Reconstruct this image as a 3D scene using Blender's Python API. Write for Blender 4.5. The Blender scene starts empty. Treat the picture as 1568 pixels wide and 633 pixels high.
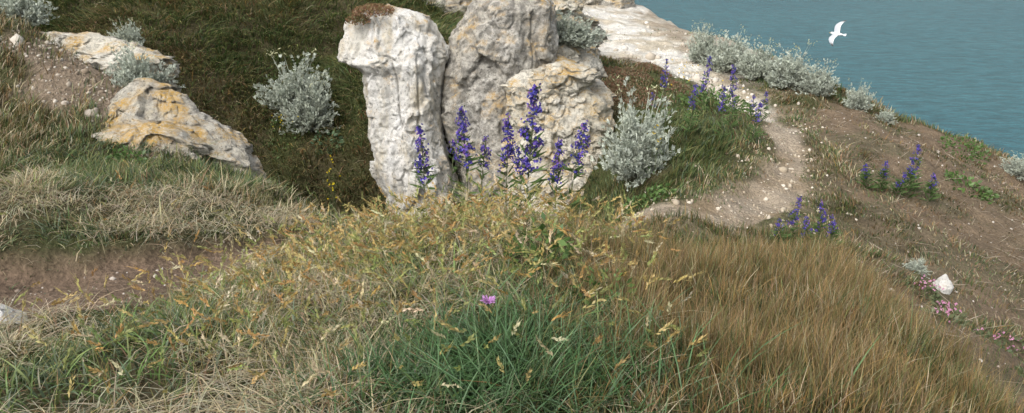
import bpy, math, numpy as np
from mathutils import Vector
R = np.random.RandomState(7)
scene = bpy.context.scene

# ------------------------------------------------------------------ noise
T2 = np.random.RandomState(1).rand(256,256)
T3 = np.random.RandomState(2).rand(64,64,64)
T3b = np.random.RandomState(3).rand(64,64,64,4)
def vn2(x,y):
    xi=np.floor(x).astype(int); yi=np.floor(y).astype(int); fx=x-xi; fy=y-yi
    fx=fx*fx*(3-2*fx); fy=fy*fy*(3-2*fy)
    a=T2[xi&255,yi&255]; b=T2[(xi+1)&255,yi&255]; c=T2[xi&255,(yi+1)&255]; d=T2[(xi+1)&255,(yi+1)&255]
    return (a*(1-fx)+b*fx)*(1-fy)+(c*(1-fx)+d*fx)*fy
def fbm(x,y,o=4,s=0.0):
    r=0;a=.5;t=0
    for i in range(o):
        r=r+a*vn2(x*2**i+17.3*i+s,y*2**i+9.1*i+s*1.7); t+=a; a*=.5
    return r/t
def vn3(x,y,z):
    xi=np.floor(x).astype(int); yi=np.floor(y).astype(int); zi=np.floor(z).astype(int)
    fx=x-xi; fy=y-yi; fz=z-zi
    fx=fx*fx*(3-2*fx); fy=fy*fy*(3-2*fy); fz=fz*fz*(3-2*fz)
    r=0
    for i in (0,1):
        for j in (0,1):
            for k in (0,1):
                r=r+T3[(xi+i)&63,(yi+j)&63,(zi+k)&63]*(fx if i else 1-fx)*(fy if j else 1-fy)*(fz if k else 1-fz)
    return r
def cell3(x,y,z):
    """value of nearest cell, F2-F1, tilted-facet term"""
    xi=np.floor(x).astype(int); yi=np.floor(y).astype(int); zi=np.floor(z).astype(int)
    f1=np.full(x.shape,9.);f2=np.full(x.shape,9.);v=np.zeros(x.shape);tl=np.zeros(x.shape)
    for i in (-1,0,1):
        for j in (-1,0,1):
            for k in (-1,0,1):
                q=T3b[(xi+i)&63,(yi+j)&63,(zi+k)&63]
                dx=xi+i+q[...,0]-x; dy=yi+j+q[...,1]-y; dz=zi+k+q[...,2]-z
                d=np.sqrt(dx*dx+dy*dy+dz*dz); w=q[...,3]
                m=d<f1; f2=np.where(m,f1,np.minimum(f2,d)); v=np.where(m,w,v)
                tl=np.where(m,dx*(w*2-1)+dy*((w*5)%1*2-1)+dz*((w*11)%1*2-1),tl); f1=np.where(m,d,f1)
    return v,f2-f1,tl
def sst(a,b,x):
    t=np.clip((x-a)/(b-a),0,1); return t*t*(3-2*t)

# ------------------------------------------------------------------ mesh helper
class MB:
    def __init__(s): s.V=[];s.Q=[];s.T=[];s.C=[];s.n=0
    def add(s,V,C,Q=None,T=None):
        V=np.asarray(V,float).reshape(-1,3); C=np.asarray(C,float)
        if C.ndim==1: C=np.tile(C,(len(V),1))
        C=C.reshape(-1,3)
        if Q is not None and len(Q): s.Q.append(np.asarray(Q).reshape(-1,4)+s.n)
        if T is not None and len(T): s.T.append(np.asarray(T).reshape(-1,3)+s.n)
        s.V.append(V); s.C.append(C); s.n+=len(V)
    def build(s,name,mat,smooth=False,link=True,loc=None):
        V=np.concatenate(s.V); C=np.concatenate(s.C)
        if loc is not None: V=V-np.array(loc)
        Q=np.concatenate(s.Q) if s.Q else np.zeros((0,4),int)
        T=np.concatenate(s.T) if s.T else np.zeros((0,3),int)
        me=bpy.data.meshes.new(name)
        me.vertices.add(len(V)); me.vertices.foreach_set('co',V.astype(np.float32).ravel())
        L=np.concatenate([Q.ravel(),T.ravel()]).astype(np.int32)
        me.loops.add(len(L)); me.loops.foreach_set('vertex_index',L)
        st=np.concatenate([np.arange(len(Q))*4,len(Q)*4+np.arange(len(T))*3]).astype(np.int32)
        me.polygons.add(len(st)); me.polygons.foreach_set('loop_start',st)
        try: me.polygons.foreach_set('loop_total',np.concatenate([np.full(len(Q),4),np.full(len(T),3)]).astype(np.int32))
        except Exception: pass
        me.update(calc_edges=True)
        ca=me.attributes.new('Col','FLOAT_COLOR','POINT')
        c4=np.ones((len(V),4),np.float32); c4[:,:3]=C; ca.data.foreach_set('color',c4.ravel())
        if smooth: me.polygons.foreach_set('use_smooth',np.ones(len(st),bool))
        me.materials.append(mat)
        if not link: return me
        ob=bpy.data.objects.new(name,me); scene.collection.objects.link(ob)
        if loc is not None: ob.location=loc
        return ob

def grid_quads(nu,nv,wrap=False):
    i=np.arange(nu-1)[:,None]; j=np.arange(nv if wrap else nv-1)[None,:]
    j2=(j+1)%nv
    return np.stack([i*nv+j,i*nv+j2,(i+1)*nv+j2,(i+1)*nv+j],-1).reshape(-1,4)

def unit(v): return v/np.maximum(np.linalg.norm(v,axis=-1,keepdims=True),1e-9)
def diamonds(mb,P0,P1,W,C0,C1=None,pos=.5,side=None):
    P0=np.atleast_2d(P0).astype(float);P1=np.atleast_2d(P1).astype(float); n=len(P0)
    ax=unit(P1-P0)
    if side is None: side=unit(np.cross(ax,R.normal(size=(n,3))))
    W=np.broadcast_to(np.asarray(W,float),(n,))[:,None]
    M=P0+(P1-P0)*pos
    V=np.stack([P0,M+side*W*.5,P1,M-side*W*.5],1)
    C0=np.broadcast_to(np.asarray(C0,float),(n,3)); C1=C0 if C1 is None else np.broadcast_to(np.asarray(C1,float),(n,3))
    C=np.stack([C0,(C0+C1)/2,C1,(C0+C1)/2],1)
    mb.add(V,C,Q=np.arange(n*4).reshape(n,4))
def blades(mb,B,h,w,ang,lean,droop,C0,C1,seg=3,power=1.6,face=None):
    n=len(B); t=np.linspace(0,1,seg+1)[None,:]
    h=np.broadcast_to(h,(n,))[:,None];w=np.broadcast_to(w,(n,))[:,None]
    lean=np.broadcast_to(lean,(n,))[:,None];droop=np.broadcast_to(droop,(n,))[:,None]
    out=h*lean*t**power; up=h*t*(1-droop*t)
    P=B[:,None,:]+np.stack([np.cos(ang)[:,None]*out,np.sin(ang)[:,None]*out,up],-1)
    a2=ang+np.pi/2+R.normal(0,.7,n) if face is None else face
    S=np.stack([np.cos(a2),np.sin(a2),np.zeros(n)],-1)[:,None,:]
    ww=(w*.5*(1-.93*t**2))[:,:,None]
    V=np.stack([P+S*ww,P-S*ww],2)
    tc=t**.8
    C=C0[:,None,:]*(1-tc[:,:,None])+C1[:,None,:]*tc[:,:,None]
    C=np.repeat(C[:,:,None,:],2,2)
    b=(np.arange(n)*(seg+1)*2)[:,None]; k=(np.arange(seg)*2)[None,:]
    Q=np.stack([b+k,b+k+1,b+k+3,b+k+2],-1)
    mb.add(V,C,Q=Q)
    return P[:,-1],unit(P[:,-1]-P[:,-2])

# ------------------------------------------------------------------ materials
def mat_base(name):
    m=bpy.data.materials.new(name); m.use_nodes=True; nt=m.node_tree
    for n in list(nt.nodes): nt.nodes.remove(n)
    return m,nt,nt.nodes.new,nt.links.new
def foliage_mat(name,trans=.3,gloss=.06):
    m,nt,N,L=mat_base(name)
    o=N('ShaderNodeOutputMaterial'); a=N('ShaderNodeAttribute'); a.attribute_name='Col'
    d=N('ShaderNodeBsdfDiffuse'); tr=N('ShaderNodeBsdfTranslucent'); mx=N('ShaderNodeMixShader'); mx.inputs[0].default_value=trans
    L(a.outputs['Color'],d.inputs['Color']); L(a.outputs['Color'],tr.inputs['Color'])
    L(d.outputs[0],mx.inputs[1]); L(tr.outputs[0],mx.inputs[2])
    if gloss>0:
        g=N('ShaderNodeBsdfGlossy'); g.inputs['Roughness'].default_value=.5; m2=N('ShaderNodeMixShader'); m2.inputs[0].default_value=gloss
        L(mx.outputs[0],m2.inputs[1]); L(g.outputs[0],m2.inputs[2]); L(m2.outputs[0],o.inputs[0])
    else: L(mx.outputs[0],o.inputs[0])
    return m
M_grass=foliage_mat('grass_blades_mat',.3,.025)
M_leaf=foliage_mat('leaf_mat',.25,.03)
M_petal=foliage_mat('petal_mat',.3,.0)
M_silver=foliage_mat('silver_leaf_mat',.2,.02)

def ground_mat():
    m,nt,N,L=mat_base('ground_mat')
    o=N('ShaderNodeOutputMaterial'); p=N('ShaderNodeBsdfPrincipled'); p.inputs['Roughness'].default_value=.95
    p.inputs['Specular IOR Level'].default_value=.15
    a=N('ShaderNodeAttribute'); a.attribute_name='Col'; tc=N('ShaderNodeTexCoord')
    n1=N('ShaderNodeTexNoise'); n1.inputs['Scale'].default_value=4; n1.inputs['Detail'].default_value=9; n1.inputs['Roughness'].default_value=.72
    n2=N('ShaderNodeTexNoise'); n2.inputs['Scale'].default_value=40; n2.inputs['Detail'].default_value=6; n2.inputs['Roughness'].default_value=.75
    v=N('ShaderNodeTexVoronoi'); v.inputs['Scale'].default_value=28
    for q in (n1,n2,v): L(tc.outputs['Object'],q.inputs['Vector'])
    r1=N('ShaderNodeMapRange'); r1.inputs[1].default_value=.3; r1.inputs[2].default_value=.7; r1.inputs[3].default_value=.65; r1.inputs[4].default_value=1.28
    r2=N('ShaderNodeMapRange'); r2.inputs[1].default_value=.3; r2.inputs[2].default_value=.7; r2.inputs[3].default_value=.6; r2.inputs[4].default_value=1.3
    L(n1.outputs[0],r1.inputs[0]); L(n2.outputs[0],r2.inputs[0])
    mu=N('ShaderNodeMath'); mu.operation='MULTIPLY'; L(r1.outputs[0],mu.inputs[0]); L(r2.outputs[0],mu.inputs[1])
    vm=N('ShaderNodeVectorMath'); vm.operation='SCALE'; L(a.outputs['Color'],vm.inputs[0]); L(mu.outputs[0],vm.inputs['Scale'])
    L(vm.outputs[0],p.inputs['Base Color'])
    ad=N('ShaderNodeMath'); ad.operation='ADD'; L(n2.outputs[0],ad.inputs[0]); L(v.outputs[0],ad.inputs[1])
    ad2=N('ShaderNodeMath'); ad2.operation='MULTIPLY_ADD'; L(n1.outputs[0],ad2.inputs[0]); ad2.inputs[1].default_value=3; L(ad.outputs[0],ad2.inputs[2])
    b=N('ShaderNodeBump'); b.inputs['Strength'].default_value=.8; b.inputs['Distance'].default_value=.035; L(ad2.outputs[0],b.inputs['Height']); L(b.outputs[0],p.inputs['Normal'])
    L(p.outputs[0],o.inputs[0]); return m

def rock_mat(name,base,dark,darkamt,lich=(.50,.31,.08),lichamt=.5,stain=(.50,.38,.20),stamt=.5):
    m,nt,N,L=mat_base(name)
    o=N('ShaderNodeOutputMaterial'); p=N('ShaderNodeBsdfPrincipled'); p.inputs['Roughness'].default_value=.92; p.inputs['Specular IOR Level'].default_value=.2
    tc=N('ShaderNodeTexCoord'); geo=N('ShaderNodeNewGeometry'); sp=N('ShaderNodeSeparateXYZ'); L(geo.outputs['Normal'],sp.inputs[0])
    mp=N('ShaderNodeMapping'); mp.inputs['Scale'].default_value=(1,1,.25); L(tc.outputs['Object'],mp.inputs[0])
    def noise(sc,det,rou,src):
        n=N('ShaderNodeTexNoise'); n.inputs['Scale'].default_value=sc; n.inputs['Detail'].default_value=det; n.inputs['Roughness'].default_value=rou; L(src,n.inputs['Vector']); return n
    def ramp(src,a,b):
        r=N('ShaderNodeMapRange'); r.inputs[1].default_value=a; r.inputs[2].default_value=b; L(src,r.inputs[0]); return r
    def mix(f,c1,c2):
        x=N('ShaderNodeMix'); x.data_type='RGBA'; L(f,x.inputs[0])
        for s,c in ((6,c1),(7,c2)):
            if isinstance(c,tuple): x.inputs[s].default_value=(*c,1)
            else: L(c,x.inputs[s])
        return x.outputs[2]
    nA=noise(2.2,8,.65,mp.outputs[0]); nB=noise(9,9,.78,tc.outputs['Object']); nC=noise(42,6,.75,tc.outputs['Object']); nD=noise(3.0,6,.6,tc.outputs['Object']); nS=noise(3.3,7,.7,mp.outputs[0])
    c=mix(ramp(nA.outputs[0],.35,.65).outputs[0],base,tuple(x*y for x,y in zip(base,(.80,.78,.72))))
    c=mix(ramp(nS.outputs[0],.70-stamt*.3,.80-stamt*.15).outputs[0],c,stain)
    c=mix(ramp(nB.outputs[0],.62-darkamt*.25,.72-darkamt*.2).outputs[0],c,dark)
    c=mix(ramp(nC.outputs[0],.55,.63).outputs[0],c,tuple(x*.55 for x in dark))
    up=ramp(sp.outputs[2],-.1,.8); mm=N('ShaderNodeMath'); mm.operation='MULTIPLY'; L(up.outputs[0],mm.inputs[0])
    lr=ramp(nD.outputs[0],.62-lichamt*.2,.70-lichamt*.12); L(lr.outputs[0],mm.inputs[1])
    m3=N('ShaderNodeMath'); m3.operation='MULTIPLY'; L(mm.outputs[0],m3.inputs[0]); L(ramp(nC.outputs[0],.35,.55).outputs[0],m3.inputs[1])
    c=mix(m3.outputs[0],c,lich)
    L(c,p.inputs['Base Color'])
    s1=N('ShaderNodeMath'); s1.operation='MULTIPLY_ADD'; L(nB.outputs[0],s1.inputs[0]); s1.inputs[1].default_value=1.6; L(nC.outputs[0],s1.inputs[2])
    b=N('ShaderNodeBump'); b.inputs['Strength'].default_value=.75; b.inputs['Distance'].default_value=.035; L(s1.outputs[0],b.inputs['Height']); L(b.outputs[0],p.inputs['Normal'])
    L(p.outputs[0],o.inputs[0]); return m

def sea_mat():
    m,nt,N,L=mat_base('sea_mat')
    o=N('ShaderNodeOutputMaterial'); p=N('ShaderNodeBsdfPrincipled')
    tc=N('ShaderNodeTexCoord'); mp=N('ShaderNodeMapping'); mp.inputs['Rotation'].default_value=(0,0,.35); mp.inputs['Scale'].default_value=(.45,1.0,1)
    L(tc.outputs['Object'],mp.inputs[0])
    n1=N('ShaderNodeTexNoise'); n1.inputs['Scale'].default_value=.24; n1.inputs['Detail'].default_value=5; n1.inputs['Roughness'].default_value=.7
    n2=N('ShaderNodeTexNoise'); n2.inputs['Scale'].default_value=.006; n2.inputs['Detail'].default_value=3
    L(mp.outputs[0],n1.inputs['Vector']); L(tc.outputs['Object'],n2.inputs['Vector'])
    r=N('ShaderNodeMapRange'); r.inputs[1].default_value=.3; r.inputs[2].default_value=.7; L(n2.outputs[0],r.inputs[0])
    r2=N('ShaderNodeMapRange'); r2.inputs[1].default_value=.35; r2.inputs[2].default_value=.65; r2.inputs[3].default_value=.78; r2.inputs[4].default_value=1.22; L(n1.outputs[0],r2.inputs[0])  # ripple light and dark painted into the water colour, on top of the bump
    x=N('ShaderNodeMix'); x.data_type='RGBA'; L(r.outputs[0],x.inputs[0]); x.inputs[6].default_value=(.036,.120,.142,1); x.inputs[7].default_value=(.048,.142,.162,1)
    vm=N('ShaderNodeVectorMath'); vm.operation='SCALE'; L(x.outputs[2],vm.inputs[0]); L(r2.outputs[0],vm.inputs['Scale'])
    L(vm.outputs[0],p.inputs['Base Color']); p.inputs['Roughness'].default_value=.2; p.inputs['IOR'].default_value=1.33
    b=N('ShaderNodeBump'); b.inputs['Strength'].default_value=1; b.inputs['Distance'].default_value=3; L(n1.outputs[0],b.inputs['Height']); L(b.outputs[0],p.inputs['Normal'])
    L(p.outputs[0],o.inputs[0]); return m

# ------------------------------------------------------------------ terrain
CP=np.array([
(0,1,.1),(-2,1,.05),(2,1,-.1),(0,2.3,0),(-1.8,2.3,-.05),(1.8,2.4,-.2),(-1,3,-.10),(0,3,-.05),(.8,3,-.08),(1.5,3,-.2),(2.1,3,-.5),
(0,4,-.23),(.7,4,-.27),(1.4,4,-.36),(1.9,4.2,-.48),(2.25,4.6,-.78),(0,4.9,-.50),(-.5,4.9,-.52),(.5,4.8,-.58),
(.85,5.0,-.84),(1.4,5.1,-.94),(1.85,5.1,-.84),(2.15,5,-.78),(2.4,3,-.95),(2.65,4,-1.1),(3,5.5,-1.4),(3.6,4.8,-1.5),(3.8,6.3,-1.67),
(5.35,7.5,-2.0),(4.2,8.5,-1.6),(6.27,9,-2.2),(5.57,9.5,-2.0),(5.3,10,-1.75),(3,6.5,-1.45),(2.8,2,-1.25),(4,3,-2),(6,5,-2.8),(8,8,-3.2),
(8.2,12,-2.6),(5.6,12,-1.75),(5.05,13,-1.5),(4.33,18,-1.5),(3.5,26,-1.8),
(1.1,7,-1.30),(1.85,7,-1.24),(2.72,7.8,-1.38),(3.4,9,-1.43),(3.8,10.5,-1.47),(3.65,12,-1.5),(3.1,14,-1.43),(2.4,17,-1.46),(1.6,21,-1.44),(1.4,25,-1.6),
(1,6.2,-1.35),(2,6.2,-1.3),(2.55,8.8,-1.25),(1.7,7.8,-1.33),(1.35,8.5,-1.55),(1.9,10,-1.3),(2.15,12,-1.1),(1.5,12.5,-1.0),(.6,12.5,-.85),(.4,13.5,-.9),(1.5,15,-1.3),
(-1.3,13.5,-1.2),(-1.5,15,-.8),(-1.4,18,-.8),(-3.25,11.2,-2.3),(-3.3,12.3,-1.75),(-3.5,13.5,-1.2),(-4,15,-.35),(-6.4,13.5,-.44),(-5.8,12,-.85),(-8.2,14,-.18),(-2.07,12,-1.75),
(-4,20,2),(-8,20,3),(0,19,-1.3),(-1,25,-.9),(-3,18,.5),(-6,25,2.5),(-3,35,1),(-15,20,4),(-15,10,1.5),(-20,35,5),(0,33,-1.5),
(-6,9.5,.1),(-5.1,9,-.1),(-4,8.2,-.25),(-3.6,7.9,-.45),(-3.05,7.4,-.7),(-2.5,6.9,-.9),(-3.8,7,-.5),(-5,7.5,-.3),(-5,6.5,-.35),(-4.25,6.3,-.48),
(-3.2,6.2,-.6),(-2,6,-.67),(-2.6,5,-.33),(-3.4,5.0,-.27),(-1,5.8,-.88),(-1.8,4.75,-.5),(-1.4,5.4,-.68),(-1.95,4.1,-.45),(-2.6,4.2,-.46),(-4,5.5,-.38),(-7,7,.3),(-4,3,-.15),(-8,3,.3),(-1.4,3.3,-.2),(-1.1,4.5,-.42),
(-5.5,10.5,-1.8),(-4.2,10,-2.8),(-3.2,9.3,-3.1),(-2,8.6,-3.3),(-.7,8.3,-3.4),(.3,8,-3.2),(.5,9.5,-3),(-1,10,-3.2),(-7.5,12,-1),
(0,6,-1.15),(-.5,6,-1.1),(1,9.5,-2.1),(1.5,10.5,-1.5),(0,-10,.6),(-20,-10,2),(15,-10,-3),(-20,0,1.5),(20,10,-6),(20,35,-6)],float)
c_mq=.45
def phi(r2): return np.sqrt(r2+c_mq**2)
d2=((CP[:,None,:2]-CP[None,:,:2])**2).sum(-1)
zm=CP[:,2].mean()
wts=np.linalg.solve(phi(d2)-np.eye(len(CP))*.02,CP[:,2]-zm)
def rbf(x,y):
    sh=x.shape; x=np.clip(x.ravel(),-22,22); y=np.clip(y.ravel(),-10,40); z=np.full(x.shape,zm)
    for (cx,cy,_),w in zip(CP,wts): z+=w*phi((x-cx)**2+(y-cy)**2)
    return z.reshape(sh)
def polydist(x,y,pts):
    best=np.full(x.shape,1e9); par=np.zeros(x.shape); 
    for i in range(len(pts)-1):
        a=np.array(pts[i][:2],float);b=np.array(pts[i+1][:2],float);ab=b-a
        t=np.clip(((x-a[0])*ab[0]+(y-a[1])*ab[1])/(ab@ab),0,1)
        d=np.hypot(x-a[0]-t*ab[0],y-a[1]-t*ab[1]); m=d<best
        best=np.where(m,d,best); par=np.where(m,i+t,par)
    return best,par
def inpoly(x,y,P):
    r=np.zeros(x.shape,bool); n=len(P)
    for i in range(n):
        x1,y1=P[i];x2,y2=P[(i+1)%n]
        if y1==y2: continue
        c=((y1>y)!=(y2>y))&(x<(x2-x1)*(y-y1)/(y2-y1)+x1); r^=c
    return r
EDGE=[(-60,70),(-20,45),(0,36),(3.9,28),(4.9,19),(5.7,14),(6.6,12.8),(9,12.9),(11,10),(10,4),(12,-10),(30,-60),(60,-400)]
SEAP=EDGE+[(9000,-400),(9000,9000),(-60,9000)]
PATH=[(.5,6.85,.2),(1.1,6.95,.22),(1.85,7.0,.24),(2.72,7.8,.22),(3.35,9,.18),(3.70,10.5,.18),(3.58,12,.34),(3.05,14,.56),(2.3,17,1.05),(1.6,21,1.7),(1.4,25,2.2),(.5,31,2.5)]
TRAIL=[(-3.4,3.6,.30),(-2.6,3.85,.36),(-2.05,4.1,.36),(-1.8,4.6,.2),(-1.4,5.2,.12),(-.9,5.5,.08)]
def pmask(x,y,P,jit=.5):
    d,par=polydist(x,y,P); hw=np.interp(par,np.arange(len(P)),[p[2] for p in P])
    return d/hw+(fbm(x*2.2,y*2.2,4,3.)-.5)*2.4*jit+(fbm(x*9,y*9,2,5.)-.5)*jit, par
def height(x,y):
    z=rbf(x,y)
    z=z+(fbm(x*.8,y*.8,4,1.)-.5)*.28+(fbm(x*3.1,y*3.1,3,2.)-.5)*.10
    t,_=pmask(x,y,TRAIL); z=z-.10*(1-sst(.8,1.35,t))
    t,_=pmask(x,y,PATH); z=z-.05*(1-sst(.7,1.5,t))
    d,_=polydist(x,y,EDGE); s=inpoly(x,y,SEAP)
    drop=np.where(d<3,.4*d+.3*d*d,3.9+2.2*(d-3))
    z=np.where(s,z-drop,z)
    return np.maximum(z,-95)
def axis(a,b,st,lo,hi,g=1.13,g0=None):
    c=list(np.arange(a,b,st)); v=c[-1]; s=st
    while v<hi: s*=g; v+=s; c.append(v)
    v=a; s=st
    while v>lo: s*=g; v-=s; c.insert(0,v)
    return np.array(c)
XS=axis(-9,9,.05,-500,260); YS=axis(1,19,.05,-200,500,1.06)
GX,GY=np.meshgrid(XS,YS,indexing='ij'); GZ=height(GX,GY)
def H(x,y):
    i=np.clip(np.searchsorted(XS,x)-1,0,len(XS)-2); j=np.clip(np.searchsorted(YS,y)-1,0,len(YS)-2)
    fx=(x-XS[i])/(XS[i+1]-XS[i]); fy=(y-YS[j])/(YS[j+1]-YS[j])
    return (GZ[i,j]*(1-fx)+GZ[i+1,j]*fx)*(1-fy)+(GZ[i,j+1]*(1-fx)+GZ[i+1,j+1]*fx)*fy
def hz(x,y): return float(H(np.array([float(x)]),np.array([float(y)]))[0])

SLOPE=[(2.35,2),(2.35,4.6),(3,6.3),(3.9,8),(4.1,10.5),(4.8,12.5),(9,12.8),(12,9),(11,2)]
def slope_mask(x,y):
    d,_=polydist(x,y,SLOPE+[SLOPE[0]]); s=inpoly(x,y,SLOPE)
    return sst(-.5,.5,np.where(s,d,-d)+(fbm(x*1.5,y*1.5,3,8.)-.5)*1.2)
SCREE=[(-5.2,8.2),(-4.3,7.2),(-3.2,6.75),(-2.8,7.1),(-3.6,8.0),(-4.6,8.7)]
def scree_mask(x,y):
    d,_=polydist(x,y,SCREE+[SCREE[0]]); s=inpoly(x,y,SCREE)
    return sst(-.15,.2,np.where(s,d,-d)+(fbm(x*3,y*3,3,8.)-.5)*.8)
def mixc(c,c2,m): return c*(1-m[...,None])+np.array(c2)*m[...,None]
col=np.zeros(GX.shape+(3,))+np.array([.10,.085,.045])
col=mixc(col,(.07,.08,.03),sst(.4,.65,fbm(GX*.9,GY*.9,3,4.)))
col=mixc(col,(.23,.17,.115),slope_mask(GX,GY)*.9)
col=mixc(col,(.15,.13,.08),slope_mask(GX,GY)*sst(.45,.65,fbm(GX*1.6,GY*1.6,4,14.))*.8)
col=mixc(col,(.23,.18,.13),scree_mask(GX,GY))
t,par=pmask(GX,GY,TRAIL); col=mixc(col,(.21,.15,.105),1-sst(.8,1.6,t))
t,par=pmask(GX,GY,PATH); 
cz=sst(12.6,14.5,GY)*sst(-1.6,-.3,GX+ (fbm(GX*2,GY*2,3,6.)-.5)*1.2)*(1-sst(3.,4.5,t)); col=mixc(col,(.60,.55,.46),cz*.85)
wide=(1-sst(1.3,3.6,t))*sst(.5,1.5,par)*.75*sst(.3,.55,fbm(GX*2.5,GY*2.5,3,6.)); col=mixc(col,(.34,.27,.19),wide)
m=1-sst(.8,1.5,t); f=sst(4.6,7.0,par)[...,None]
pc=(1-f)*np.array([.41,.34,.255])+f*np.array([.78,.75,.68])
pc=pc*(1-.42*sst(.42,.7,fbm(GX*2.2,GY*2.2,4,7.))[...,None]*np.array([.6,.75,1.]))
col=col*(1-m[...,None])+pc*m[...,None]
mb=MB(); V=np.stack([GX,GY,GZ],-1)
mb.add(V,col.reshape(-1,3),Q=grid_quads(len(XS),len(YS))[:,::-1])
ground=mb.build('ground',ground_mat(),smooth=True)

# sea
mb=MB(); S=16000.
mb.add([(-S,-S,-80),(S,-S,-80),(S,S,-80),(-S,S,-80)],(.05,.2,.22),Q=[(0,1,2,3)])
mb.build('sea',sea_mat())

# ------------------------------------------------------------------ rocks
def loft_rock(mb,levels,nz=240,na=340,amp=.16,seed=0.,sq=2.6,c=(.6,.6,.55),blocky=1.,strata=1.4,vert=.0):
    lv=np.array(levels,float); o=np.argsort(lv[:,0]); lv=lv[o]
    zz=np.linspace(lv[0,0],lv[-1,0],nz)
    x0=np.interp(zz,lv[:,0],lv[:,1]);x1=np.interp(zz,lv[:,0],lv[:,2]);yc=np.interp(zz,lv[:,0],lv[:,3]);ry=np.interp(zz,lv[:,0],lv[:,4])
    k=np.clip((lv[-1,0]-zz)/.12,0,1)**.5; 
    cx=(x0+x1)/2; rx=(x1-x0)/2*k; ry=ry*k
    a=np.linspace(0,2*np.pi,na,endpoint=False)
    ca,sa=np.cos(a),np.sin(a); r=(np.abs(ca)**sq+np.abs(sa)**sq)**(-1/sq)
    X=cx[:,None]+rx[:,None]*(r*ca)[None]; Y=yc[:,None]+ry[:,None]*(r*sa)[None]; Z=zz[:,None]+0*X
    s=seed*7.7
    wx=X+.22*(vn3(X*2+s,Y*2,Z*2)-.5)+.09*(vn3(X*8+s,Y*8,Z*8)-.5); wz=Z+.22*(vn3(X*2+s+5,Y*2,Z*2)-.5)+.09*(vn3(X*8+s+5,Y*8,Z*8)-.5)
    v1,e1,t1=cell3(wx*1.6+s,Y*1.6,wz*1.6*strata); v2,e2,t2=cell3(wx*4.5+s,Y*4.5,wz*4.5*strata); v3,e3,t3=cell3(wx*11+s,Y*11,wz*11)
    n=(vn3(X*1.5+s,Y*1.5,Z*.8)-.5)*1.2+blocky*(t1*1.3+(v1-.5)*.3+t2*.45+(v2-.5)*.16+t3*.28+(v3-.5)*.10-.05*np.exp(-(e2/.04)**2))
    n+=(vn3(X*7+s,Y*7,Z*3)-.5)*.35+(vn3(X*16+s,Y*16,Z*9)-.5)*.28+(vn3(X*36+s,Y*36,Z*30)-.5)*.16
    n+=vert*((vn3(X*9+s+3,Y*9,Z*.9)-.5)*.8-.5*np.exp(-((vn3(X*4+s+8,Y*4,Z*.8)-.5)/.03)**2))
    D=amp*n*(.35+.65*k[:,None])
    X=X+D*ca[None]; Y=Y+D*sa[None]; Z=Z+amp*.7*(vn3(X*3+s+20,Y*3,Z*3)-.5)+amp*.4*(vn3(X*12+s+20,Y*12,Z*12)-.5)
    V=np.stack([X,Y,Z],-1)
    n0=nz*na; top=V[-1].mean(0)
    Vf=np.concatenate([V.reshape(-1,3),[top]])
    i=np.arange(na); T=np.stack([(nz-1)*na+i,(nz-1)*na+(i+1)%na,np.full(na,n0)],-1)
    mb.add(Vf,c,Q=grid_quads(nz,na,True),T=T)
M_white=rock_mat('white_chalk_mat',(.80,.79,.76),(.44,.42,.38),.3,lichamt=.45,stain=(.58,.50,.35),stamt=.65)
M_grey=rock_mat('grey_lichen_chalk_mat',(.60,.575,.52),(.26,.245,.215),.76,lichamt=.6,stain=(.46,.42,.34),stamt=.6)
M_ochre=rock_mat('ochre_chalk_mat',(.72,.69,.61),(.36,.335,.28),.5,lichamt=.85,stain=(.56,.50,.38),stamt=.6)
mb=MB(); loft_rock(mb,[(.12,-1.9,-1.5,11.2,.25),(.02,-2.1,-1.3,11.2,.42),(-.12,-2.24,-1.12,11.2,.45),(-.45,-2.28,-.98,11.1,.5),(-.6,-2.26,-.98,11.0,.5),(-.74,-2.0,-1.02,11.0,.45),(-1.14,-2.0,-1.05,11,.5),(-1.62,-2.0,-1.0,10.9,.55),(-2,-1.95,-.9,10.8,.6),(-2.5,-1.75,-.78,10.7,.65),(-3.8,-1.7,-.5,10.5,.8)],seed=1,amp=.085,blocky=1.,strata=.4,sq=2.3,vert=1.1)
mb.build('white_chalk_pinnacle',M_white,smooth=True)
mb=MB(); loft_rock(mb,[(.9,-.3,.35,11.9,.35),(.3,-.5,.42,11.7,.5),(.1,-.56,.5,11.5,.55),(-.06,-.66,.55,11.5,.55),(-.33,-.84,.6,11.4,.6),(-.95,-1.04,.65,11.3,.65),(-1.2,-1.05,.65,11.3,.7),(-1.7,-.92,.6,11.2,.7),(-2.2,-.8,.6,11.1,.8),(-3.8,-.9,.8,11,1.)],seed=2,amp=.10,blocky=.9,strata=.6,vert=.6)
mb.build('grey_chalk_pinnacle',M_grey,smooth=True)
mb=MB(); loft_rock(mb,[(-.60,.15,1.0,11.2,.4),(-.8,.0,1.12,11.1,.55),(-1.05,-.1,1.22,10.95,.65),(-1.56,-.15,1.32,10.8,.7),(-2.1,-.1,1.32,10.7,.75),(-3.6,-.1,1.4,10.5,.95)],seed=3,amp=.13,vert=.4)
loft_rock(mb,[(-.48,.2,.8,12.0,.3),(-.62,-.05,1.1,12.0,.45),(-.9,-.1,1.3,12.0,.5),(-1.6,-.1,1.5,12.0,.6)],nz=90,na=200,amp=.12,seed=21)
loft_rock(mb,[(.25,.15,.55,14.2,.5),(0,.0,.8,14.2,.8),(-.35,-.1,1.15,14.1,1.1),(-.7,-.2,1.4,14.0,1.3),(-1.4,-.3,1.6,14.0,1.5)],nz=140,na=260,amp=.2,seed=22)
loft_rock(mb,[(-.56,.45,.95,10.7,.15),(-.66,.3,1.08,10.7,.3),(-.85,.28,1.1,10.68,.33),(-1.1,.4,1.0,10.7,.25)],nz=80,na=150,amp=.12,seed=5)
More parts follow.
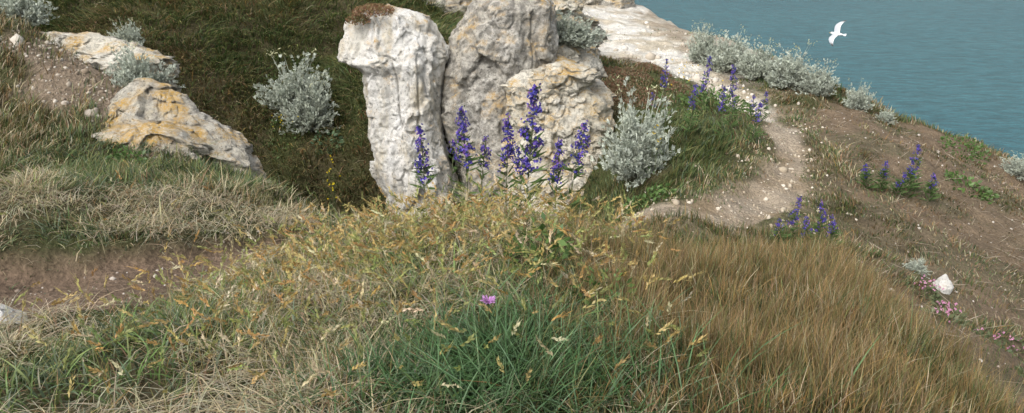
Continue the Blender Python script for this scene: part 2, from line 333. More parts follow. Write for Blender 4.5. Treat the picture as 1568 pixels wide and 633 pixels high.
loft_rock(mb,[(-.7,.0,.3,10.8,.15),(-.85,-.1,.4,10.7,.25),(-1.1,-.05,.35,10.7,.25)],nz=60,na=120,amp=.10,seed=6)
mb.build('ochre_chalk_block',M_ochre,smooth=True)
M_outc=rock_mat('weathered_chalk_mat',(.60,.57,.50),(.27,.25,.215),.65,lichamt=.95,stain=(.50,.42,.27),stamt=.6)
mb=MB(); loft_rock(mb,[(-.08,-3.75,-3.45,7.7,.1),(-.22,-3.9,-3.15,7.6,.2),(-.42,-4.05,-2.95,7.45,.3),(-.62,-4.0,-2.72,7.35,.38),(-.85,-3.8,-2.5,7.2,.45),(-1.6,-3.6,-2.3,7.4,.5)],seed=9,amp=.10,nz=150,na=260,sq=2.2)
loft_rock(mb,[(-.28,-3.85,-3.55,7.25,.1),(-.40,-4.0,-3.2,7.1,.2),(-.58,-4.1,-2.9,6.95,.28),(-1.0,-4.0,-2.6,6.9,.3)],seed=19,amp=.10,nz=110,na=220,sq=2.2)
mb.build('chalk_outcrop',M_outc,smooth=True)
mb=MB(); loft_rock(mb,[(.18,-5.45,-5.15,9.0,.05),(.10,-5.5,-4.6,8.9,.10),(0,-5.5,-4.2,8.75,.12),(-.08,-5.4,-3.75,8.5,.15),(-.6,-5.3,-3.7,8.5,.3)],seed=11,amp=.13,nz=110,na=280)
mb.build('chalk_outcrop',M_ochre,smooth=True)
def boulder(name,x,y,z,r,h,mat,seed):
    mb=MB(); loft_rock(mb,[(z+h,x-r*.4,x+r*.5,y,r*.4),(z+h*.75,x-r*.8,x+r*.8,y,r*.7),(z+h*.2,x-r,x+r,y,r),(z-h*.5,x-r,x+r,y,r)],nz=60,na=90,amp=min(r*.3,.12),seed=seed); mb.build(name,mat,smooth=True)
M_block=rock_mat('fresh_chalk_mat',(.82,.81,.79),(.5,.48,.45),.1,lichamt=.0,stain=(.68,.64,.57))
boulder('chalk_boulder',3.83,6.3,hz(3.83,6.3),.075,.15,M_block,31)
boulder('chalk_boulder',-2.6,3.5,hz(-2.6,3.5),.15,.15,M_block,13)
boulder('chalk_crag',2.9,25.5,hz(2.9,25.5),.8,1.1,M_grey,14)
boulder('chalk_crag',-1.3,17,hz(-1.3,17)+.1,.6,.8,M_grey,15)

# pebbles
import bmesh
bm=bmesh.new(); bmesh.ops.create_icosphere(bm,subdivisions=1,radius=1); IV=np.array([v.co[:] for v in bm.verts]); IF=np.array([[v.index for v in f.verts] for f in bm.faces]); bm.free()
def pebbles(mb,x,y,s,c):
    n=len(x); z=H(x,y)
    sc=s[:,None,None]*R.uniform(.5,1.2,(n,1,3)); V=IV[None]*sc*(1+R.uniform(-.3,.3,(n,len(IV),1)))
    V=V+np.stack([x,y,z+s*.05],-1)[:,None,:]
    F=(IF[None]+np.arange(n)[:,None,None]*len(IV)).reshape(-1,3)
    mb.add(V,np.repeat(c,len(IV),0),T=F)
mb=MB()
def along(P,n,lo,hi,spread=1.2):
    u=R.uniform(lo,hi,n); i=np.arange(len(P)); x=np.interp(u,i,[p[0] for p in P]);y=np.interp(u,i,[p[1] for p in P]);w=np.interp(u,i,[p[2] for p in P])
    return x+R.normal(0,.6,n)*w*spread,y+R.normal(0,.6,n)*w*spread
def pc_(n,a,b): 
    k=R.rand(n,1)**1.5; return (np.array(a)*(1-k)+np.array(b)*k)
x,y=along(PATH,620,1,6,3.2); pebbles(mb,x,y,R.gamma(1.1,.007,len(x))+.005,pc_(len(x),(.36,.3,.22),(.68,.62,.52)))
x,y=along(PATH,500,6,10,1.3); pebbles(mb,x,y,R.gamma(1.3,.014,len(x))+.006,pc_(len(x),(.5,.44,.36),(.78,.75,.70)))
x,y=along(TRAIL,300,0,4.5,1.6); pebbles(mb,x,y,R.gamma(1.5,.003,len(x))+.002,pc_(len(x),(.2,.15,.11),(.55,.5,.44)))
n=1800; x=R.uniform(-5.3,-2.7,n); y=R.uniform(6.6,8.8,n); k=scree_mask(x,y)>.4; pebbles(mb,x[k],y[k],R.gamma(1.2,.009,k.sum())+.005,pc_(k.sum(),(.24,.19,.14),(.55,.51,.44)))
n=900; x=R.uniform(2.4,8,n); y=R.uniform(2.5,12,n); k=slope_mask(x,y)>.5; pebbles(mb,x[k],y[k],R.gamma(1.4,.005,k.sum())+.004,pc_(k.sum(),(.25,.2,.15),(.6,.56,.5)))
mb.build('path_pebbles',foliage_mat('pebble_mat',0,0.0))

# ------------------------------------------------------------------ grass
def gm(x,y,cx,cy,rx,ry): return np.exp(-((x-cx)/rx)**2-((y-cy)/ry)**2)
def pick(n,cols,p):
    p=np.asarray(p,float)
    if p.ndim==1: p=np.tile(p,(n,1))
    p=p/p.sum(1,keepdims=True); cs=np.cumsum(p,1); u=R.rand(n,1); idx=(u>cs).sum(1).clip(0,len(cols)-1)
    c=np.array(cols)[idx]*R.uniform(.7,1.35,(n,1))*R.uniform(.92,1.08,(n,3)); return c
GREEN=(.115,.165,.055);BLUEG=(.16,.21,.125);DKG=(.055,.095,.035);STRAW=(.52,.45,.29);BROWN=(.29,.19,.10);OCHRE=(.42,.27,.10);OLIVE=(.19,.18,.07);YG=(.26,.28,.095)
PAL=[GREEN,BLUEG,DKG,STRAW,BROWN,OCHRE,OLIVE,YG]

def near_grass():
    mb=MB()
    n=230000
    y=2.0+4.8*R.rand(n)**1.2; x=R.uniform(-1,1,n)*(y*.72+.5)
    wB=sst(-.05,.5,x-.12*(y-3)+(fbm(x*2,y*2,2,11.)-.5)*.5)
    wC=gm(x,y,-.15,4.7,.55,.6)
    wE=gm(x,y,-.45,4.1,1.0,1.0)*(1-wB*.8); wG=np.maximum(gm(x,y,.0,2.35,.5,.4),gm(x,y,.22,3.3,.16,.7))
    tr,_=pmask(x,y,TRAIL); t2,_=pmask(x,y,PATH)
    sm=slope_mask(x,y)
    cl=fbm(x*2.6,y*2.6,3,13.); cl2=fbm(x*7,y*7,2,15.); cl3=sst(.3,.62,fbm(x*4.2,y*4.2,2,17.))
    keep=(R.rand(n)<np.clip(.12+1.9*(cl-.25),.15,1)*(.4+.6*cl3))&(R.rand(n)>(1-sst(.75,1.5,tr))*.95)&(R.rand(n)>(1-sst(.75,1.5,t2)))&(R.rand(n)>sm*.8)
    x,y,wB,wC,wE,wG,cl,cl2,cl3,sm,tr=[q[keep] for q in (x,y,wB,wC,wE,wG,cl,cl2,cl3,sm,tr)]; n=len(x)
    wL=np.clip(1-wB-wE-wG,0,1)
    short=.05+.13*cl*(.4+.6*cl3)
    h=wB*(.07+.18*cl2*(.5+.5*cl3))+ (1-wB)*(short*(1-wE)+wE*(.08+.16*cl2))
    h=h*(1-wG)+wG*.2
    h*=R.uniform(.45,1.3,n)*(1-.5*sm)*(.4+.6*sst(1.,2.2,tr))
    w=(.0032+.0008*y)*R.uniform(.5,1.6,n)*(1-.38*wB)
    fl=fbm(x*1.9,y*1.9,2,21.)*5*np.pi
    ang=fl+R.normal(0,1.1+.9*wB,n)
    lean=np.clip(R.gamma(2,.28,n)*(1-.45*wB)+wL*.35*R.rand(n),0,1.8)
    droop=R.uniform(0,.45,n)+.3*wL*R.rand(n)
    one=np.ones(n)
    pg=sst(.33,.72,fbm(x*1.7,y*1.7,3,31.)); pb=.7*sst(.38,.68,fbm(x*1.7+3,y*1.7,3,33.)); edge=sst(1.3,2.1,x-.1*(y-3)); pb=np.maximum(pb,edge*.7)
    dry=sst(2.6,1.1,tr)
    P=np.stack([ 1.2*wL*pg*1.6+1.0*wE+(.25+1.2*pb)*wB+ 1.3*wG, 1.5*wL*pg+.4*wE+.3*pb*wB+.4*wG, .35*wL+.5*wE+.35*wB+2.2*wG,
                 1.0*wL*2*(1-pg)+.3*wE+.40*wB*(1-pb)+dry*1.2, .3*wL+.3*wE+1.2*wB*(1-.7*pb)+dry*.3+wC*1.6, .05*wL+.25*wE+.65*wB*(1-.7*pb)+wC*1.5, .6*one*(1-wG)+.4*wB, .3*wL+.6*wE+.4*wB*pb+.15*wG],1)
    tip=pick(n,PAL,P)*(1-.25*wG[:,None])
    root=tip*.42+np.array([.008,.014,.004])[None]  # greenish roots, darkened in colour to paint shade between the clumps
    B=np.stack([x,y,H(x,y)-.01],-1)
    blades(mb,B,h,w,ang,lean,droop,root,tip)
    # lying dead straw litter
    n=28000; y=2.0+3.6*R.rand(n); x=R.uniform(-1,.25,n)*(y*.72+.4)
    tr,_=pmask(x,y,TRAIL); k=(R.rand(n)<sst(.3,.7,fbm(x*1.7,y*1.7,3,31.)*-1+1.0)*1.1+.05)&(tr>1.0)&(R.rand(n)>1.2*gm(x,y,.0,2.35,.5,.4)); x,y=x[k],y[k]; n=len(x)
    B=np.stack([x,y,H(x,y)+R.uniform(.0,.05,n)],-1)
    c=pick(n,[STRAW,BROWN,(.44,.40,.29),(.30,.29,.19)],[3,.8,2,1])
    blades(mb,B,R.uniform(.05,.16,n),R.uniform(.002,.006,n),R.uniform(0,2*np.pi,n),R.uniform(1,2,n),R.uniform(.6,1,n),c*.8,c)
    # broad fresh green blades near the camera
    n=3000; x=R.uniform(-1.9,.7,n); y=R.uniform(2.1,4.2,n); k=R.rand(n)<sst(.35,.65,fbm(x*2,y*2,2,44.)); x,y=x[k],y[k]; n=len(x)
    B=np.stack([x,y,H(x,y)],-1); c=pick(n,[(.17,.26,.08),(.25,.33,.12),BLUEG],[2,1,1.5])
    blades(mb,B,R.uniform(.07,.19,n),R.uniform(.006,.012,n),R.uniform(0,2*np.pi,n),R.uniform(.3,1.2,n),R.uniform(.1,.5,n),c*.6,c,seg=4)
    # lush dark tussock at the foot of the mound
    n=2600; x=R.normal(.0,.27,n); y=R.normal(2.35,.2,n); B=np.stack([x,y,H(x,y)],-1); c=pick(n,[(.07,.15,.05),(.12,.22,.09),(.16,.25,.13)],[2,2,1])
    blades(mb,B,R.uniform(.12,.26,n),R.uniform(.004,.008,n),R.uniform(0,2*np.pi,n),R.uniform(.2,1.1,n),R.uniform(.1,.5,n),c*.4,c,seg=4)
    return mb.build('foreground_grass',M_grass)
near_grass()

def stalks():
    mb=MB()
    n=52000; y=2.1+3.6*R.rand(n); x=R.uniform(.0,2.5,n)
    k=(R.rand(n)<sst(.0,.35,x-.12*(y-3)))&(R.rand(n)>slope_mask(x,y)*.9)&(R.rand(n)<.1+1.5*sst(.38,.68,fbm(x*2.3,y*2.3,3,51.))); x,y=x[k],y[k]; n=len(x)
    pmk,_=pmask(x,y,PATH); k=pmk>1.4; x,y=x[k],y[k]; n=len(x)
    B=np.stack([x,y,H(x,y)-.01],-1); cl=fbm(x*4,y*4,2,52.)
    tip=pick(n,[BROWN,OCHRE,STRAW,(.40,.27,.13),OLIVE,(.20,.12,.065),YG],[2,1.5,.8,2.6,1.2,1.4,.4]); root=pick(n,[GREEN,OLIVE,BROWN,DKG],[2.4,1,1,1.5])*.8
    ang=R.uniform(0,2*np.pi,n)
    blades(mb,B,(.06+.26*cl)*R.uniform(.6,1.2,n),.0013+.0004*y,ang,R.gamma(2,.15,n),R.uniform(0,.2,n),root,tip)
    n=2300; x=R.normal(-.5,.8,n); y=R.normal(3.8,.85,n)
    k=(y>2.1)&(y<5.2)&(x<.35+.1*y)&(pmask(x,y,TRAIL)[0]>1.3); x,y=x[k],y[k]; n=len(x)
    B=np.stack([x,y,H(x,y)],-1); ang=R.uniform(0,2*np.pi,n)
    tip=pick(n,[OCHRE,STRAW,YG,(.44,.35,.14)],[1.5,1,1.9,2]); root=pick(n,[GREEN,OLIVE],[1,1])
    E,d=blades(mb,B,R.uniform(.12,.32,n),.0028,ang,R.uniform(.15,.7,n),R.uniform(0,.3,n),root,tip,seg=4)
    d=unit(d+np.stack([np.cos(ang),np.sin(ang),-.5*np.ones(n)],-1)*R.uniform(0,.7,(n,1)))
    L=R.uniform(.04,.08,n)[:,None]
    for j in range(9):
        p=E+d*L*(j/9.); o=unit(np.cross(d,R.normal(size=(n,3))))
        diamonds(mb,p,p+d*.018+o*.009,.0085,tip*.9,tip*1.1)
        diamonds(mb,p+d*.01,p+d*R.uniform(.03,.05,(n,1))+o*R.uniform(.004,.016,(n,1)),.0014,tip,tip*1.2)
    return mb.build('meadow_grass_seedheads',M_grass)
stalks()

def far_grass():
    mb=MB()
    n=350000; y=5.6+14.5*R.rand(n)**1.1; x=R.uniform(-1,1,n)*(y*.70+.6)
    t,par=pmask(x,y,PATH); sm=slope_mask(x,y); sc=scree_mask(x,y)
    cl=fbm(x*1.6,y*1.6,3,61.); cl2=fbm(x*4.5,y*4.5,2,62.); cl3=sst(.3,.6,fbm(x*3.2,y*3.2,2,69.)); clp=sst(.42,.62,fbm(x*1.6,y*1.6,4,14.))
    farS=(sst(9,10.2,y)*(1-sst(-1.,.2,x)))
    e=.15
    gx=(H(x+e,y)-H(x-e,y))/(2*e); gy=(H(x,y+e)-H(x,y-e))/(2*e)
    gul=((x<.9)&(y>6.6)&(y<10.3)&(H(x,y)<-2.4))
    reddish=gm(x,y,1.7,12,.7,1.6)
    cz=sst(12.6,14.,y)*sst(-1.4,-.2,x)*(1-sst(3.,4.5,t))
    nearpath=(1-sst(1.5,4.5,t))*(1-sst(5,7,par))
    keep=(R.rand(n)>(1-sst(.8,1.8,t))*.97)&(R.rand(n)>sm*(.9-.6*clp))&(R.rand(n)>sc*.82)&(~gul|(R.rand(n)<.3))&(R.rand(n)<(.3+1.1*cl)*(.5+.5*cl3))&(R.rand(n)>cz*.92)
    x,y,sm,cl,cl2,cl3,clp,farS,gx,gy,t,par,reddish,nearpath=[q[keep] for q in (x,y,sm,cl,cl2,cl3,clp,farS,gx,gy,t,par,reddish,nearpath)]; n=len(x)
    down=np.arctan2(-gy,-gx)
    h=(.07+.15*cl2)*(.55+.45*cl3)*(1-farS)+farS*(.18+.22*cl2)
    h*=R.uniform(.5,1.2,n)*(1-.5*sm)*(1-.6*reddish)*(.35+.65*sst(1.2,3.5,t))
    w=(.0020+.0010*y)*R.uniform(.6,1.4,n)
    fl=fbm(x*.8,y*.8,2,63.)*4*np.pi
    ang=np.where(R.rand(n)<farS*.9,down+R.normal(0,.5,n)+(fbm(x*1.1,y*1.1,2,70.)-.5)*3,fl+R.normal(0,.9,n))
    lean=R.gamma(2,.25,n)*(1-farS)+farS*R.uniform(.5,1.3,n); droop=R.uniform(0,.4,n)+farS*.35
    pg=sst(.3,.7,fbm(x*.9,y*.9,3,64.)); ng=(1-sm)*(1-farS); 
    P=np.stack([ng*(1.1*pg+.3)+farS*(1.3*pg+.3)+.7*sm*clp, ng*.3*pg+.1*sm*clp, ng*.4+farS*(.5*pg+.15)+.2*sm*clp, ng*(.75)*(1-pg)+.4*sm+farS*.06+nearpath*.4, ng*.5*(1-pg)+.9*sm+farS*.5*(1-pg)+reddish*1.5+nearpath*.4, ng*.15*(1-pg)+.05*sm+farS*.06*(1-pg), .7*ng+farS*1.2+.3*sm, .3*ng*pg+.0*sm+farS*.3*pg],1)+1e-4
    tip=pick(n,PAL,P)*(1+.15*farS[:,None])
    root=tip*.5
    B=np.stack([x,y,H(x,y)-.01],-1)
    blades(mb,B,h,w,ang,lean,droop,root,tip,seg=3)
    # dry twigs on the right slope
    n=1500; x=R.uniform(2.6,8,n); y=R.uniform(3,12,n); k=slope_mask(x,y)>.5; x,y=x[k],y[k]; n=len(x)
    p=np.stack([x,y,H(x,y)+.005],-1); a=R.uniform(0,6.28,n); q=p+np.stack([np.cos(a),np.sin(a),R.uniform(0,.4,n)],-1)*R.uniform(.05,.3,(n,1)); q[:,2]=np.maximum(q[:,2],H(q[:,0],q[:,1])+.01)
    diamonds(mb,p,q,.006,(.3,.24,.17),(.5,.43,.33))
    return mb.build('cliff_grass',M_grass)
far_grass()

# ------------------------------------------------------------------ silver bushes
def bush_mesh(seed,ns=190,nl=13):
    global R
    R=np.random.RandomState(seed); mb=MB()
    th=R.uniform(0,2*np.pi,ns); u=R.uniform(.0,1,ns)**.8; el=np.arcsin(u*.98)
    D=np.stack([np.cos(el)*np.cos(th),np.cos(el)*np.sin(th),np.sin(el)],-1)
    Lr=R.uniform(.55,1.0,ns)*(1+.22*np.sin(th*3+seed)); tip=D*Lr[:,None]*np.array([.5,.5,.85]); tip[:,2]+=.04
    b=R.normal(0,.06,(ns,3)); b[:,2]=-.03
    diamonds(mb,b,tip,.012,(.16,.15,.12),(.3,.32,.27),pos=.4)
    up=np.array([0,0,1.])
    for j in range(nl):
        tt=.35+.65*(j+R.rand(ns))/nl; p=b+(tip-b)*tt[:,None]+R.normal(0,.014,(ns,3))
        o=unit(unit(tip-b)*.8+R.normal(0,.5,(ns,3))+up*.55); Ls=R.uniform(.045,.08,(ns,1))
        sd=unit(np.cross(o,R.normal(size=(ns,3))))
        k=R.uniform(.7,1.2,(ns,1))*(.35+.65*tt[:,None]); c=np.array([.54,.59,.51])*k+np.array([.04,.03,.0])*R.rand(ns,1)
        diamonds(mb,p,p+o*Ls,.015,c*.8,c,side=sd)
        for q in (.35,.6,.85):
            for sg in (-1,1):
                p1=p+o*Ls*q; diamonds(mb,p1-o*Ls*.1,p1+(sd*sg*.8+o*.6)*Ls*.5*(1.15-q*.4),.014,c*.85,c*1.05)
    ns2=6; th=R.uniform(0,2*np.pi,ns2); t0=np.stack([np.cos(th)*.15,np.sin(th)*.15,np.full(ns2,.5)],-1); t1=np.stack([np.cos(th)*.3,np.sin(th)*.3,R.uniform(.8,.98,ns2)],-1)
    diamonds(mb,t0,t1,.01,(.4,.45,.38),(.5,.53,.42))
    for j in range(8):
        p=t1+R.normal(0,.03,t1.shape); diamonds(mb,p,p+R.normal(0,.02,p.shape),.014,(.5,.5,.3))
    return mb.build('silver_ragwort_mesh',M_silver,link=False)
BM=[bush_mesh(100+i) for i in range(4)]
R=np.random.RandomState(77)
def bush(x,y,wd,ht,i,z=None):
    ob=bpy.data.objects.new('silver_ragwort_bush',BM[i%4]); scene.collection.objects.link(ob)
    ob.location=(x,y,(hz(x,y) if z is None else z)); ob.scale=(wd,wd,ht); ob.rotation_euler=(0,0,R.uniform(0,6.28))
for a in [(1.42,8.5,1.0,1.15,0),(3.6,14.9,.8,.8,1),(3.95,14.4,.95,.8,2),(4.25,13.7,.9,.75,3),(4.6,13.1,1.0,.75,0),(4.95,12.7,.7,.65,1),(5.5,12.4,.55,.5,2),
          (-3.35,12.2,1.2,1.1,3),(-3.1,11.9,.9,.9,1),(-5.9,12.3,.6,.5,2),(-5.5,9.1,.7,.55,0),(-3.85,8.1,.72,.6,1),(-2.95,7.5,.22,.2,2),
          (.62,11.85,1.0,.6,2,-.55),(.3,11.75,.8,.62,3,-.55),(.98,11.9,.9,.5,0,-.58),(5.9,12.2,.4,.25,0),(3.68,6.5,.25,.15,1),(7.6,11.2,.6,.4,2),(8.2,11.8,.7,.4,3)]:
    bush(*a)

# ------------------------------------------------------------------ viper's bugloss
def bugloss(name,spikes,leafn=40,den=1.0):
    """spikes: list of (x,y,height,lean_x,flower_fraction,scale)"""
    mb=MB()
    x0,y0=spikes[0][0],spikes[0][1]; z0=hz(x0,y0)
    for (x,y,h,lx,ff,sc) in spikes:
        zb=hz(x,y); n=18; t=np.linspace(0,1,n); ly=R.uniform(-.05,.05)
        P=np.stack([x+lx*t**1.5,y+ly*t,zb+h*t],-1)
        diamonds(mb,P[:-1],P[1:]+ (P[1:]-P[:-1])*.5,.012*sc,(.12,.14,.07),(.16,.17,.1))
        nl=int(leafn); tt=R.uniform(.0,1-ff*.5,nl); p=np.stack([np.interp(tt,t,P[:,k]) for k in range(3)],-1)
        a=R.uniform(0,6.28,nl); o=np.stack([np.cos(a),np.sin(a),R.uniform(.1,.9,nl)],-1); LL=(.12*(1-tt)+.04)*sc
        diamonds(mb,p,p+unit(o)*LL[:,None],.016*sc,(.07,.12,.04),(.14,.21,.08),pos=.4)
        nc=int(60*den*(ff*h/.35)); ncl=max(5,int(ff*h/.026)); uc=(np.arange(ncl)+R.uniform(-.3,.3,ncl))/ncl; ac=R.uniform(0,6.28,ncl)
        ix=R.randint(0,ncl,nc); u=np.clip(uc[ix]+R.normal(0,.012,nc),0,1); tc=1-ff*u
        p=np.stack([np.interp(tc,t,P[:,k]) for k in range(3)],-1); a=ac[ix]+R.normal(0,1.1,nc)
        rad=(.006+.032*np.clip(u*2.2,0,1))*sc*R.uniform(.4,1.2,nc)
        c=p+np.stack([np.cos(a)*rad,np.sin(a)*rad,R.uniform(-.008,.012,nc)],-1)
        diamonds(mb,p,c,.008*sc,(.13,.15,.09))
        for f in range(4):
            fc=c+R.normal(0,.008*sc,c.shape); od=unit(np.stack([np.cos(a),np.sin(a),np.full(nc,.35)],-1)+R.normal(0,.4,c.shape))
            s1=unit(np.cross(od,[0,0,1.])); s2=np.cross(od,s1)
            cc=pick(nc,[(.14,.12,.50),(.20,.14,.55),(.09,.09,.34),(.33,.18,.48),(.15,.18,.11)],[3,3,2.2,.8,1.3])
            for q in range(5):
                an=q*2*np.pi/5; dd=od*.55+s1*np.cos(an)*.6+s2*np.sin(an)*.6
                diamonds(mb,fc,fc+dd*.013*sc,.009*sc,cc*.7,cc,side=unit(np.cross(dd,od)))
    return mb.build(name,M_petal,loc=(x0,y0,z0))
C=.00428
def X5(px): return (px-784)*C
for sp in [[(X5(806),4.95,.96,.06,.60,1.45),(X5(800),5.0,.58,-.03,.35,.85)],
           [(X5(716),5.0,.82,-.03,.48,1.2),(X5(732),5.05,.64,.05,.34,1.0)],
           [(X5(650),4.95,.77,-.02,.48,1.15),(X5(686),5.05,.62,.03,.2,.8)],
           [(X5(774),5.05,.80,.02,.45,1.15)],
           [(X5(868),4.85,.76,.10,.45,1.15),(X5(850),4.9,.62,.03,.48,1.1)]]:
    bugloss('vipers_bugloss',sp)
bugloss('vipers_bugloss',[(2.2+.2*i,9.5+.35*(i%2),[.62,.88,.66,.82,.5][i],R.uniform(-.06,.06),.5,1.15) for i in range(5)],den=.7)
bugloss('vipers_bugloss',[(1.98,10.2,.85,0,.45,1.1),(1.85,10.0,.5,-.05,.4,.9)],den=.6)
bugloss('vipers_bugloss',[(3.2,10.3,.34,0,.6,1.),(3.38,10.45,.38,.03,.6,1.),(3.0,10.4,.3,-.05,.6,.9)],den=.7)
bugloss('vipers_bugloss',[(2.42+.12*i,6.6+R.uniform(-.1,.1),[.26,.42,.3,.46,.34][i],R.uniform(-.05,.05),.65,.95) for i in range(5)],den=.8)
bugloss('vipers_bugloss',[(4.12+.14*i,8.6+R.uniform(-.1,.1),[.3,.36,.3,.46,.56,.36][i],R.uniform(-.08,.08),.6,1.05) for i in range(6)],leafn=70,den=.7)

# ------------------------------------------------------------------ leafy green plants, small flowers
def leafy(name,x,y,r,h,n,ls,c0,c1,flowers=None,nf=0):
    mb=MB(); z=hz(x,y); a=R.uniform(0,6.28,n); rr=r*np.sqrt(R.rand(n)); 
    p=np.stack([np.cos(a)*rr+x,np.sin(a)*rr+y,np.zeros(n)],-1); p[:,2]=H(p[:,0],p[:,1])+h*R.rand(n)*(1-(rr/r)**2*.6)
    o=unit(np.stack([np.cos(a),np.sin(a),R.uniform(-.1,.9,n)],-1)+R.normal(0,.5,(n,3)))
    L=ls*R.uniform(.5,1.2,(n,1)); k=R.rand(n,1); c=np.array(c0)*(1-k)+np.array(c1)*k
    diamonds(mb,p,p+o*L,L[:,0]*.5,c*.8,c)
    if nf:
        a=R.uniform(0,6.28,nf); rr=r*R.rand(nf); q=np.stack([x+np.cos(a)*rr,y+np.sin(a)*rr,z+h*R.uniform(.8,1.5,nf)],-1)
        q0=q.copy(); q0[:,2]=z; diamonds(mb,q0,q,.004,(.1,.13,.05))
        for j in range(8):
            od=unit(R.normal(size=(nf,3))+[0,0,.6]); diamonds(mb,q,q+od*.014,.011,flowers)
    mb.build(name,M_leaf,loc=(x,y,z))
LG0=(.06,.12,.03);LG1=(.15,.25,.07)
leafy('green_leafy_plant',.15,3.4,.18,.28,300,.055,LG0,LG1)
leafy('green_leafy_plant',.38,2.9,.14,.22,170,.04,LG0,LG1)
leafy('green_leafy_plant',-1.3,5.6,.2,.12,260,.05,(.04,.08,.03),(.12,.19,.06))
leafy('green_leafy_plant',-3.25,6.4,.16,.16,200,.05,LG0,LG1)
leafy('green_leafy_plant',1.3,7.6,.35,.18,420,.06,LG0,LG1)
leafy('green_leafy_plant',2.9,11.1,.5,.3,500,.07,LG0,LG1,(.7,.5,.03),10)
leafy('yellow_wildflower',-1.75,7.3,.08,.75,30,.04,LG0,LG1,(.75,.6,.03),16)
leafy('yellow_wildflower',1.55,8.3,.15,.4,60,.04,LG0,LG1,(.75,.55,.03),12)
leafy('yellow_wildflower',2.35,10.8,.3,.45,90,.05,LG0,LG1,(.75,.55,.03),16)
leafy('yellow_wildflower',-3.5,11.7,.3,.3,90,.05,LG0,LG1,(.75,.6,.03),14)
leafy('wild_cabbage',-2.8,11.6,.2,.15,90,.1,(.10,.18,.10),(.2,.3,.16))
leafy('green_leafy_plant',5.9,9.6,.3,.15,200,.07,LG0,LG1)
leafy('green_leafy_plant',6.9,11.6,.35,.25,240,.07,LG0,LG1)
for (x,y) in [(3.5,5.6),(3.7,5.3),(3.55,6.1),(3.9,4.9),(4.1,5.5),(3.6,4.6),(3.65,5.85)]:
    leafy('sea_thrift',x,y,.16,.06,110,.05,(.10,.13,.06),(.16,.19,.09),(.72,.36,.54),16)
# reddish cushion plants
def mat_plant(x,y,z,rx,ry,n,c0,c1,dome=.08):
    mb=MB(); a=R.uniform(0,6.28,n); q=np.sqrt(R.rand(n)); p=np.stack([x+np.cos(a)*q*rx,y+np.sin(a)*q*ry,np.zeros(n)],-1)
    p[:,2]=(H(p[:,0],p[:,1]) if z is None else z)+dome*(1-q*q)+R.uniform(-.03,.02,n)
    o=unit(R.normal(0,.6,(n,3))+[0,0,.8]); k=R.rand(n,1); c=np.array(c0)*(1-k)+np.array(c1)*k
    diamonds(mb,p,p+o*.035,.02,c*.7,c); mb.build('rock_stonecrop',M_leaf,loc=(x,y,hz(x,y) if z is None else z))
mat_plant(-1.88,11.0,.05,.28,.35,1500,(.25,.11,.07),(.28,.23,.10),.07)
mat_plant(-2.05,10.85,-.05,.18,.22,800,(.26,.12,.07),(.17,.2,.08),.06)
for (x,y,r) in [(1.75,12.0,.4),(1.95,11.2,.35),(1.55,11.5,.25),(2.3,12.8,.3),(2.5,11.8,.3)]: mat_plant(x,y,None,r,r*1.2,1500,(.26,.12,.08),(.2,.2,.10),.05)

# knapweed
def knapweed(x,y,h):
    mb=MB(); z=hz(x,y); P=np.array([[x,y,z],[x+.01,y,z+h]]); diamonds(mb,P[:1],P[1:],.006,(.1,.14,.06)); c=P[1]
    diamonds(mb,np.tile(c-[0,0,.018],(14,1)),np.tile(c+[0,0,.003],(14,1))+R.normal(0,.006,(14,3))*[1,1,0],.010,(.08,.08,.04))
    n=110; a=R.uniform(0,6.28,n); o=np.stack([np.cos(a),np.sin(a),R.uniform(.05,.8,n)],-1); o=unit(o)*R.uniform(.022,.036,(n,1))
    diamonds(mb,np.tile(c,(n,1)),c+o,.0045,(.50,.22,.52),(.70,.42,.74),pos=.75); mb.build('knapweed_flower',M_petal,loc=(x,y,z))
knapweed(-.100,2.66,.16)

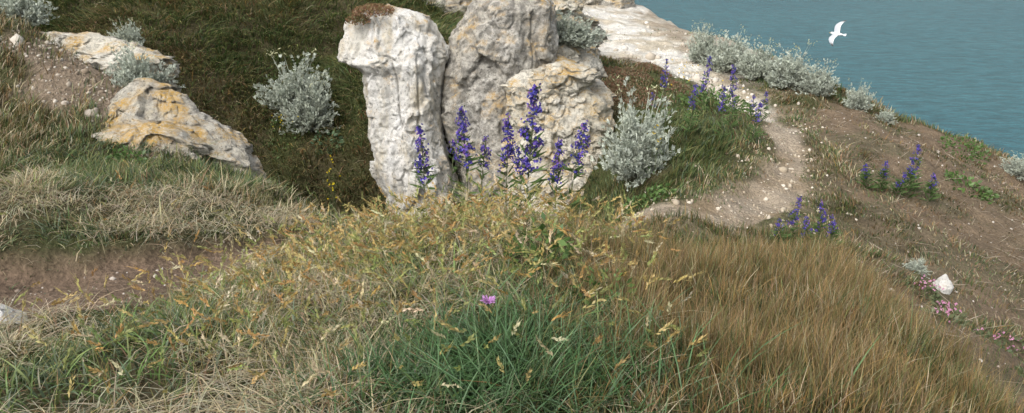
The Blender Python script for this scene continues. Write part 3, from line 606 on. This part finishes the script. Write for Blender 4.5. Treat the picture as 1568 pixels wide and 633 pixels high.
# ------------------------------------------------------------------ gull
def gull():
    mb=MB(); WH=(.85,.85,.85);GRY=(.5,.52,.55)
    st=[(-.30,.012,.0),(-.24,.035,0),(-.12,.07,0),(0,.085,0),(.1,.078,.0),(.17,.055,.015),(.21,.05,.03),(.25,.045,.035),(.275,.028,.032),(.285,.014,.028),(.34,.008,.02),(.345,.002,.015)]
    na=16; a=np.linspace(0,2*np.pi,na,endpoint=False); V=[];Cc=[]
    for (x,r,z) in st:
        V.append(np.stack([np.full(na,x),np.cos(a)*r,z+np.sin(a)*r*.9],-1)); Cc.append(np.tile((.7,.45,.05) if x>.28 else WH,(na,1)))
    mb.add(np.concatenate(V),np.concatenate(Cc),Q=grid_quads(len(st),na,True))
    th=np.linspace(-.35,.35,7); tv=[(-.22,0,.0)]+[(-.22-.2*math.cos(q),-.2*math.sin(q),.0) for q in th]
    for dz in (.004,-.004): mb.add(np.array(tv)+[0,0,dz],WH,T=[(0,i,i+1) for i in range(1,7)])
    W=[(.03,.13,-.10,.03),(.15,.16,-.10,.07),(.3,.19,-.06,.11),(.42,.17,-.06,.12),(.55,.08,-.09,.11),(.66,-.03,-.13,.09),(.72,-.13,-.17,.07)]
    for sg in (-1,1):
        top=[];bot=[];ct=[];cb=[]
        for (s,l,t,z) in W:
            xs=np.linspace(l,t,6); cam=.02*np.sin(np.linspace(0,np.pi,6))
            top.append(np.stack([xs,np.full(6,sg*s),z+cam+.006],-1)); bot.append(np.stack([xs,np.full(6,sg*s),z+cam-.003],-1))
            ct.append(np.tile((.05,.05,.05) if s>.64 else GRY,(6,1))); ct[-1]=ct[-1].copy(); ct[-1][-1]=WH if s<.6 else ct[-1][-1]; cb.append(np.tile((.1,.1,.1) if s>.7 else WH,(6,1)))
        mb.add(np.concatenate(top),np.concatenate(ct),Q=grid_quads(len(W),6)); mb.add(np.concatenate(bot),np.concatenate(cb),Q=grid_quads(len(W),6))
    ob=mb.build('seagull',foliage_mat('feather_mat',.1,.03),smooth=True)
    ob.location=(18.2,45,-6.1); ob.rotation_euler=(math.radians(-46),math.radians(0),math.radians(135)); ob.scale=(1.25,1.25,1.25)
gull()

# ------------------------------------------------------------------ light, sky, camera
SE,SR=math.radians(50),math.radians(-140)
w=bpy.data.worlds.new('World'); scene.world=w; w.use_nodes=True; nt=w.node_tree
bg=nt.nodes['Background']; sk=nt.nodes.new('ShaderNodeTexSky'); sk.sky_type='NISHITA'; sk.sun_disc=False; sk.sun_elevation=SE; sk.sun_rotation=SR; sk.dust_density=5; sk.air_density=1.2
hs=nt.nodes.new('ShaderNodeHueSaturation'); hs.inputs['Saturation'].default_value=.35; hs.inputs['Value'].default_value=1.4
nt.links.new(sk.outputs[0],hs.inputs['Color']); nt.links.new(hs.outputs[0],bg.inputs[0]); bg.inputs[1].default_value=.15
sl=bpy.data.lights.new('sun','SUN'); sl.energy=1.9; sl.angle=math.radians(32); sl.color=(1,.975,.94); so=bpy.data.objects.new('sun',sl); scene.collection.objects.link(so)
dirv=Vector((math.sin(SR)*math.cos(SE),math.cos(SR)*math.cos(SE),math.sin(SE))); so.rotation_euler=dirv.to_track_quat('Z','Y').to_euler()
cam=bpy.data.cameras.new('camera'); cam.lens=28; cam.sensor_width=36; cam.clip_end=40000; cam.clip_start=.05
co=bpy.data.objects.new('camera',cam); scene.collection.objects.link(co); co.location=(0,0,1.65); co.rotation_euler=(math.radians(90-22),0,0); scene.camera=co
scene.view_settings.view_transform='Standard'; scene.view_settings.look='None'; scene.view_settings.exposure=0
